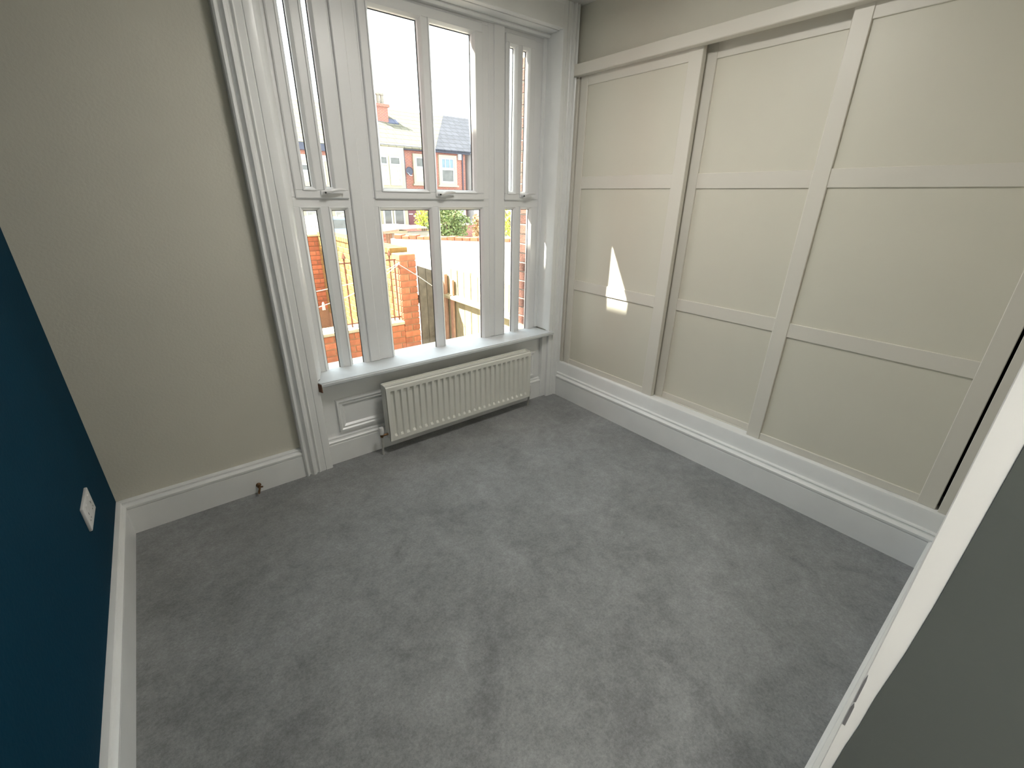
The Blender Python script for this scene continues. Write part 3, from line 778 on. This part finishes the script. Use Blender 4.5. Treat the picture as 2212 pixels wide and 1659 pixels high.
# --- shrubs
def shrub(loc, rx, ry, rz, n, m, label, leaf=0.05, seed=1):
    rnd = random.Random(seed)
    t = thing('garden_shrub', (loc[0], loc[1], GZ), label, 'shrub', 'shrubs behind the white wall')
    bm = BM()
    for i in range(n):
        a = rnd.uniform(0, 2 * math.pi); c = rnd.uniform(-0.9, 1); r = rnd.uniform(0.55, 1.05) * (0.85 + 0.25 * math.sin(3 * a + seed) * math.cos(4 * c))
        s = math.sqrt(max(0, 1 - c * c))
        p = Vector((loc[0] + rx * r * s * math.cos(a), loc[1] + ry * r * s * math.sin(a), loc[2] + rz * r * c))
        d = Vector((rnd.gauss(0, 1), rnd.gauss(0, 1), rnd.gauss(0.3, 0.8))).normalized()
        sd = d.cross(Vector((rnd.gauss(0, 1), rnd.gauss(0, 1), rnd.gauss(0, 1)))).normalized()
        ll = leaf * rnd.uniform(0.6, 1.3); up = d.cross(sd)
        vs_ = [bm.verts.new(q) for q in (p, p + d * ll * 0.5 + sd * ll * 0.28 + up * ll * 0.08, p + d * ll, p + d * ll * 0.5 - sd * ll * 0.28 + up * ll * 0.08)]
        bm.faces.new(vs_[:3]); bm.faces.new((vs_[0], vs_[2], vs_[3]))
    tag(obj('foliage', bm, m, t), kind='stuff')
    bm = BM()
    for i in range(5):
        a = i * 1.256
        add_tube(bm, [(loc[0], loc[1], GZ), (loc[0] + rx * 0.3 * math.cos(a), loc[1] + ry * 0.3 * math.sin(a), loc[2]), (loc[0] + rx * 0.6 * math.cos(a), loc[1] + ry * 0.6 * math.sin(a), loc[2] + rz * 0.6)], [0.02, 0.014, 0.006], 6)
    obj('stem', bm, 'stem', t)
shrub((3.36, 5.74, 0.62), 0.37, 0.22, 0.32, 2200, 'leaf', 'mid green rounded shrub rising behind the white wall', seed=2)
shrub((3.94, 5.72, 0.54), 0.17, 0.15, 0.26, 800, 'leafr', 'reddish green shrub mixed into the greenery behind the white wall', seed=3)
shrub((3.78, 7.25, 0.60), 0.16, 0.16, 0.20, 420, 'leafy', 'lime green plant beside the maroon front door', seed=4)
shrub((4.62, 5.75, 0.62), 0.34, 0.3, 0.32, 1100, 'leafy', 'lime green shrub behind the far end of the white wall', seed=5)

# ================================================================== TERRACE ACROSS THE STREET
FY = 17.5
def far_window(parent, x0, x1, z0, z1, style, fy=FY, mat_pane='pane'):
    sur = BM()
    for q in ((x0, x1, z1 - 0.10, z1), (x0, x1, z0, z0 + 0.10), (x0, x0 + 0.11, z0 + 0.10, z1 - 0.10), (x1 - 0.11, x1, z0 + 0.10, z1 - 0.10)):
        add_box(sur, q[0], q[1], fy - 0.07, fy + 0.02, q[2], q[3])
    add_box(sur, x0 - 0.06, x1 + 0.06, fy - 0.11, fy + 0.02, z0 - 0.06, z0)
    w_ = obj('window', sur, 'stone' if style != 'bay' else 'pvc', parent)
    fr = BM(); a0, a1, b0, b1 = x0 + 0.11, x1 - 0.11, z0 + 0.10, z1 - 0.10; mid = b0 + (b1 - b0) * 0.56
    for q in ((a0, a1, b0, b0 + 0.05), (a0, a1, b1 - 0.05, b1), (a0 + 0.05, a1 - 0.05, mid - 0.045, mid + 0.045), (a0, a0 + 0.05, b0 + 0.05, b1 - 0.05), (a1 - 0.05, a1, b0 + 0.05, b1 - 0.05)):
        add_box(fr, q[0], q[1], fy - 0.045, fy - 0.01, q[2], q[3])
    if style == 'bars':
        for k in (1, 2):
            xx = a0 + (a1 - a0) * k / 3; add_box(fr, xx - 0.012, xx + 0.012, fy - 0.04, fy - 0.012, mid + 0.045, b1 - 0.05)
    obj('frame', fr, 'pvc', w_)
    bxo('pane', mat_pane, w_, a0, a1, fy - 0.022, fy - 0.012, mid, b1)
    bxo('pane', 'curtain' if style != 'bars' else 'pane', w_, a0, a1, fy - 0.022, fy - 0.012, b0, mid)
    return w_
def roof(parent, name, pts, m):
    bm = BM(); b = bmesh.new()
    top = [b.verts.new(p) for p in pts]; bot = [b.verts.new((p[0], p[1], p[2] - 0.06)) for p in pts]
    n = len(pts); b.faces.new(top); b.faces.new(list(reversed(bot)))
    for i in range(n): b.faces.new((top[i], top[(i + 1) % n], bot[(i + 1) % n], bot[i]))
    bmesh.ops.recalc_face_normals(b, faces=list(b.faces)); merge(bm, b)
    return obj(name, bm, m, parent)
EZ = 2.66; RDY = 3.0
# house B: brick with cream bay
hb = thing('terrace_house', (9.1, FY + 1.5, GZ), 'red brick terrace house with cream bay and satellite dish', 'house')
bxo('wall_body', M['fbrick'], hb, 8.15, 11.22, FY, FY + 5.5, GZ, EZ)
bxo('gutter', 'gutter', hb, 6.98, 11.38, FY - 0.16, FY + 0.02, EZ - 0.07, EZ + 0.06)
roof(hb, 'roof', [(6.97, FY - 0.2, EZ + 0.02), (9.70, FY - 0.2, EZ + 0.02), (12.0, FY + RDY, 4.40), (6.97, FY + RDY, 4.40)], 'roofpale')
roof(hb, 'slate_roof', [(9.70, FY - 0.21, EZ + 0.04), (11.40, FY - 0.21, EZ + 0.04), (13.4, FY + RDY, 4.42), (12.0, FY + RDY, 4.42)], 'slate')
far_window(hb, 8.78, 9.60, 1.42, 2.49, 'sash')
far_window(hb, 9.92, 10.76, 1.40, 2.52, 'bars', mat_pane='bluepane')
bxo('alarm_box', 'pvc', hb, 10.84, 11.0, FY - 0.08, FY, 2.38, 2.60)
bm = BM(); add_tube(bm, [(8.36, FY - 0.06, EZ - 0.05), (8.38, FY - 0.06, 2.2), (8.38, FY - 0.06, GZ)], 0.06, 8); obj('downpipe', bm, 'gutter', hb)
bm = BM(); add_tube(bm, [(11.06, FY - 0.04, EZ - 0.05), (11.06, FY - 0.04, GZ)], 0.025, 8); obj('downpipe', bm, 'gutter', hb)
bm = BM(); add_lathe(bm, (8.50, FY - 0.26, 1.86), [(0.02, 0.1), (0.09, 0.075), (0.13, 0.03), (0.15, 0.0), (0.13, 0.02)], 16, 'y')
dsh = obj('satellite_dish', bm, 'gutter', hb)
bm = BM(); add_tube(bm, [(8.42, FY - 0.20, 1.82), (8.47, FY - 0.36, 1.70), (8.56, FY - 0.36, 1.70)], 0.014, 6); obj('dish_arm', bm, 'pvc', dsh)
# front door and lower windows
bxo('door_surround', 'stone', hb, 8.12, 8.96, FY - 0.07, FY + 0.02, -0.22, 1.05)
fd = bxo('front_door', 'fdoor', hb, 8.24, 8.80, FY - 0.09, FY - 0.06, -0.20, 0.95)
bxo('letter_box', 'chrome', fd, 8.42, 8.60, FY - 0.10, FY - 0.089, 0.28, 0.32)
far_window(hb, 10.45, 11.15, -0.15, 0.95, 'bay')
# cream bay
by = FY - 0.65
bay = bxo('bay_front', 'frender', hb, 6.95, 8.12, by, FY + 0.5, GZ, EZ - 0.06)
for (a, b) in ((7.10, 7.46), (7.52, 7.96)):
    for z0, z1 in ((1.33, 2.30), (-0.1, 0.95)):
        bm = BM()
        for q in ((a, b, z1 - 0.05, z1), (a, b, z0, z0 + 0.05), (a, a + 0.05, z0 + 0.05, z1 - 0.05), (b - 0.05, b, z0 + 0.05, z1 - 0.05), (a + 0.05, b - 0.05, z0 + (z1 - z0) * 0.68, z0 + (z1 - z0) * 0.68 + 0.06)):
            add_box(bm, q[0], q[1], by - 0.05, by, q[2], q[3])
        f_ = obj('bay_window', bm, 'pvc', bay)
        bm = BM(); add_box(bm, a + 0.02, b - 0.02, by - 0.02, by - 0.005, z0 + 0.02, z0 + (z1 - z0) * 0.68)
        obj('lower_pane', bm, 'curtain' if z0 > 1 else 'pane', bay)
        bm = BM(); add_box(bm, a + 0.02, b - 0.02, by - 0.02, by - 0.005, z0 + (z1 - z0) * 0.70, z1 - 0.02)
        obj('upper_pane', bm, 'pane', bay)
# chimney
ch = bxo('chimney', M['fbrick'], hb, 8.20, 8.70, 19.2, 19.9, 3.3, 4.22)
bxo('chimney_cap', M['fbrick'], ch, 8.15, 8.78, 19.15, 19.95, 4.22, 4.32)
for i, x in enumerate((8.25, 8.42, 8.58)):
    bm = BM(); add_lathe(bm, (x, 19.4, 4.32), [(0.09, 0), (0.075, 0.05), (0.065, 0.30), (0.085, 0.32), (0.085, 0.38), (0.06, 0.40)], 12)
    obj('chimney_pot', bm, 'pots', ch)
roof(hb, 'back_gable_roof', [(7.9, 18.8, 3.36), (8.35, 19.1, 3.62), (9.1, 19.1, 3.68), (9.1, 19.4, 3.86), (7.9, 19.4, 3.90)], 'roofdark')
# house A: white rendered, further left
ha = thing('terrace_house', (4.6, FY + 1.5, GZ), 'white rendered terrace house with dark eaves line', 'house')
bxo('wall_body', 'fwhite', ha, 2.2, 6.93, FY + 0.1, FY + 5.5, GZ, EZ - 0.1)
roof(ha, 'roof', [(2.2, FY - 0.1, EZ - 0.06), (6.7, FY - 0.1, EZ - 0.06), (6.7, FY + RDY, 4.30), (2.2, FY + RDY, 4.30)], 'roofpale')
bxo('gutter', 'gutter', ha, 2.2, 6.9, FY - 0.12, FY + 0.1, EZ - 0.30, EZ - 0.08)
bxo('brick_band', M['fbrick'], ha, 2.2, 6.9, FY + 0.06, FY + 0.1, EZ - 0.42, EZ - 0.30)
for x0 in (3.0, 4.45, 5.45, 6.1):
    far_window(ha, x0, x0 + 0.62, 1.30, 2.05, 'sash', fy=FY + 0.1)
    far_window(ha, x0, x0 + 0.62, -0.05, 0.85, 'sash', fy=FY + 0.1)
# white end bay of the same terrace
we = bxo('white_end_wall', 'fwhite', hb, 11.42, 13.4, FY - 0.3, FY + 5.5, GZ, EZ - 0.02)
far_window(hb, 12.3, 13.2, 1.35, 2.4, 'sash', fy=FY - 0.3)
# low brick front-garden wall across the street
lw = thing('street_wall', (8.0, 15.2, GZ), 'low red brick front garden wall across the street', 'wall')
bxo('wall_body', M['fbrick'], lw, 5.2, 12.5, 15.1, 15.25, GZ, -0.02)
bxo('coping', 'stone', lw, 5.2, 12.5, 15.07, 15.28, -0.02, 0.02)
# parked car
car = thing('parked_car', (4.25, 13.2, GZ), 'silver blue hatchback parked in the street', 'car')
bm = BM(); add_prism(bm, [(3.0, GZ + 0.14), (5.5, GZ + 0.14), (5.55, GZ + 0.40), (5.35, GZ + 0.52), (4.75, GZ + 0.57), (4.35, GZ + 0.86), (3.55, GZ + 0.90), (3.1, GZ + 0.60), (2.98, GZ + 0.5)], 'y', 12.7, 13.75)
bmesh.ops.bevel(bm, geom=list(bm.edges), offset=0.05, segments=2, affect='EDGES')
obj('car_body', bm, 'carbody', car, smooth=True)
bm = BM(); add_prism(bm, [(3.35, GZ + 0.60), (4.60, GZ + 0.60), (4.30, GZ + 0.81), (3.60, GZ + 0.84)], 'y', 12.690, 12.705); obj('side_window', bm, 'pane', car)
for x in (3.45, 5.05):
    for yy in (12.70, 13.62):
        bm = BM(); add_lathe(bm, (x, yy, GZ + 0.19), [(0.0, 0), (0.17, 0.0), (0.2, 0.02), (0.2, 0.11), (0.17, 0.13), (0.0, 0.13)], 18, 'y'); obj('wheel', bm, 'tyre', car, smooth=True)
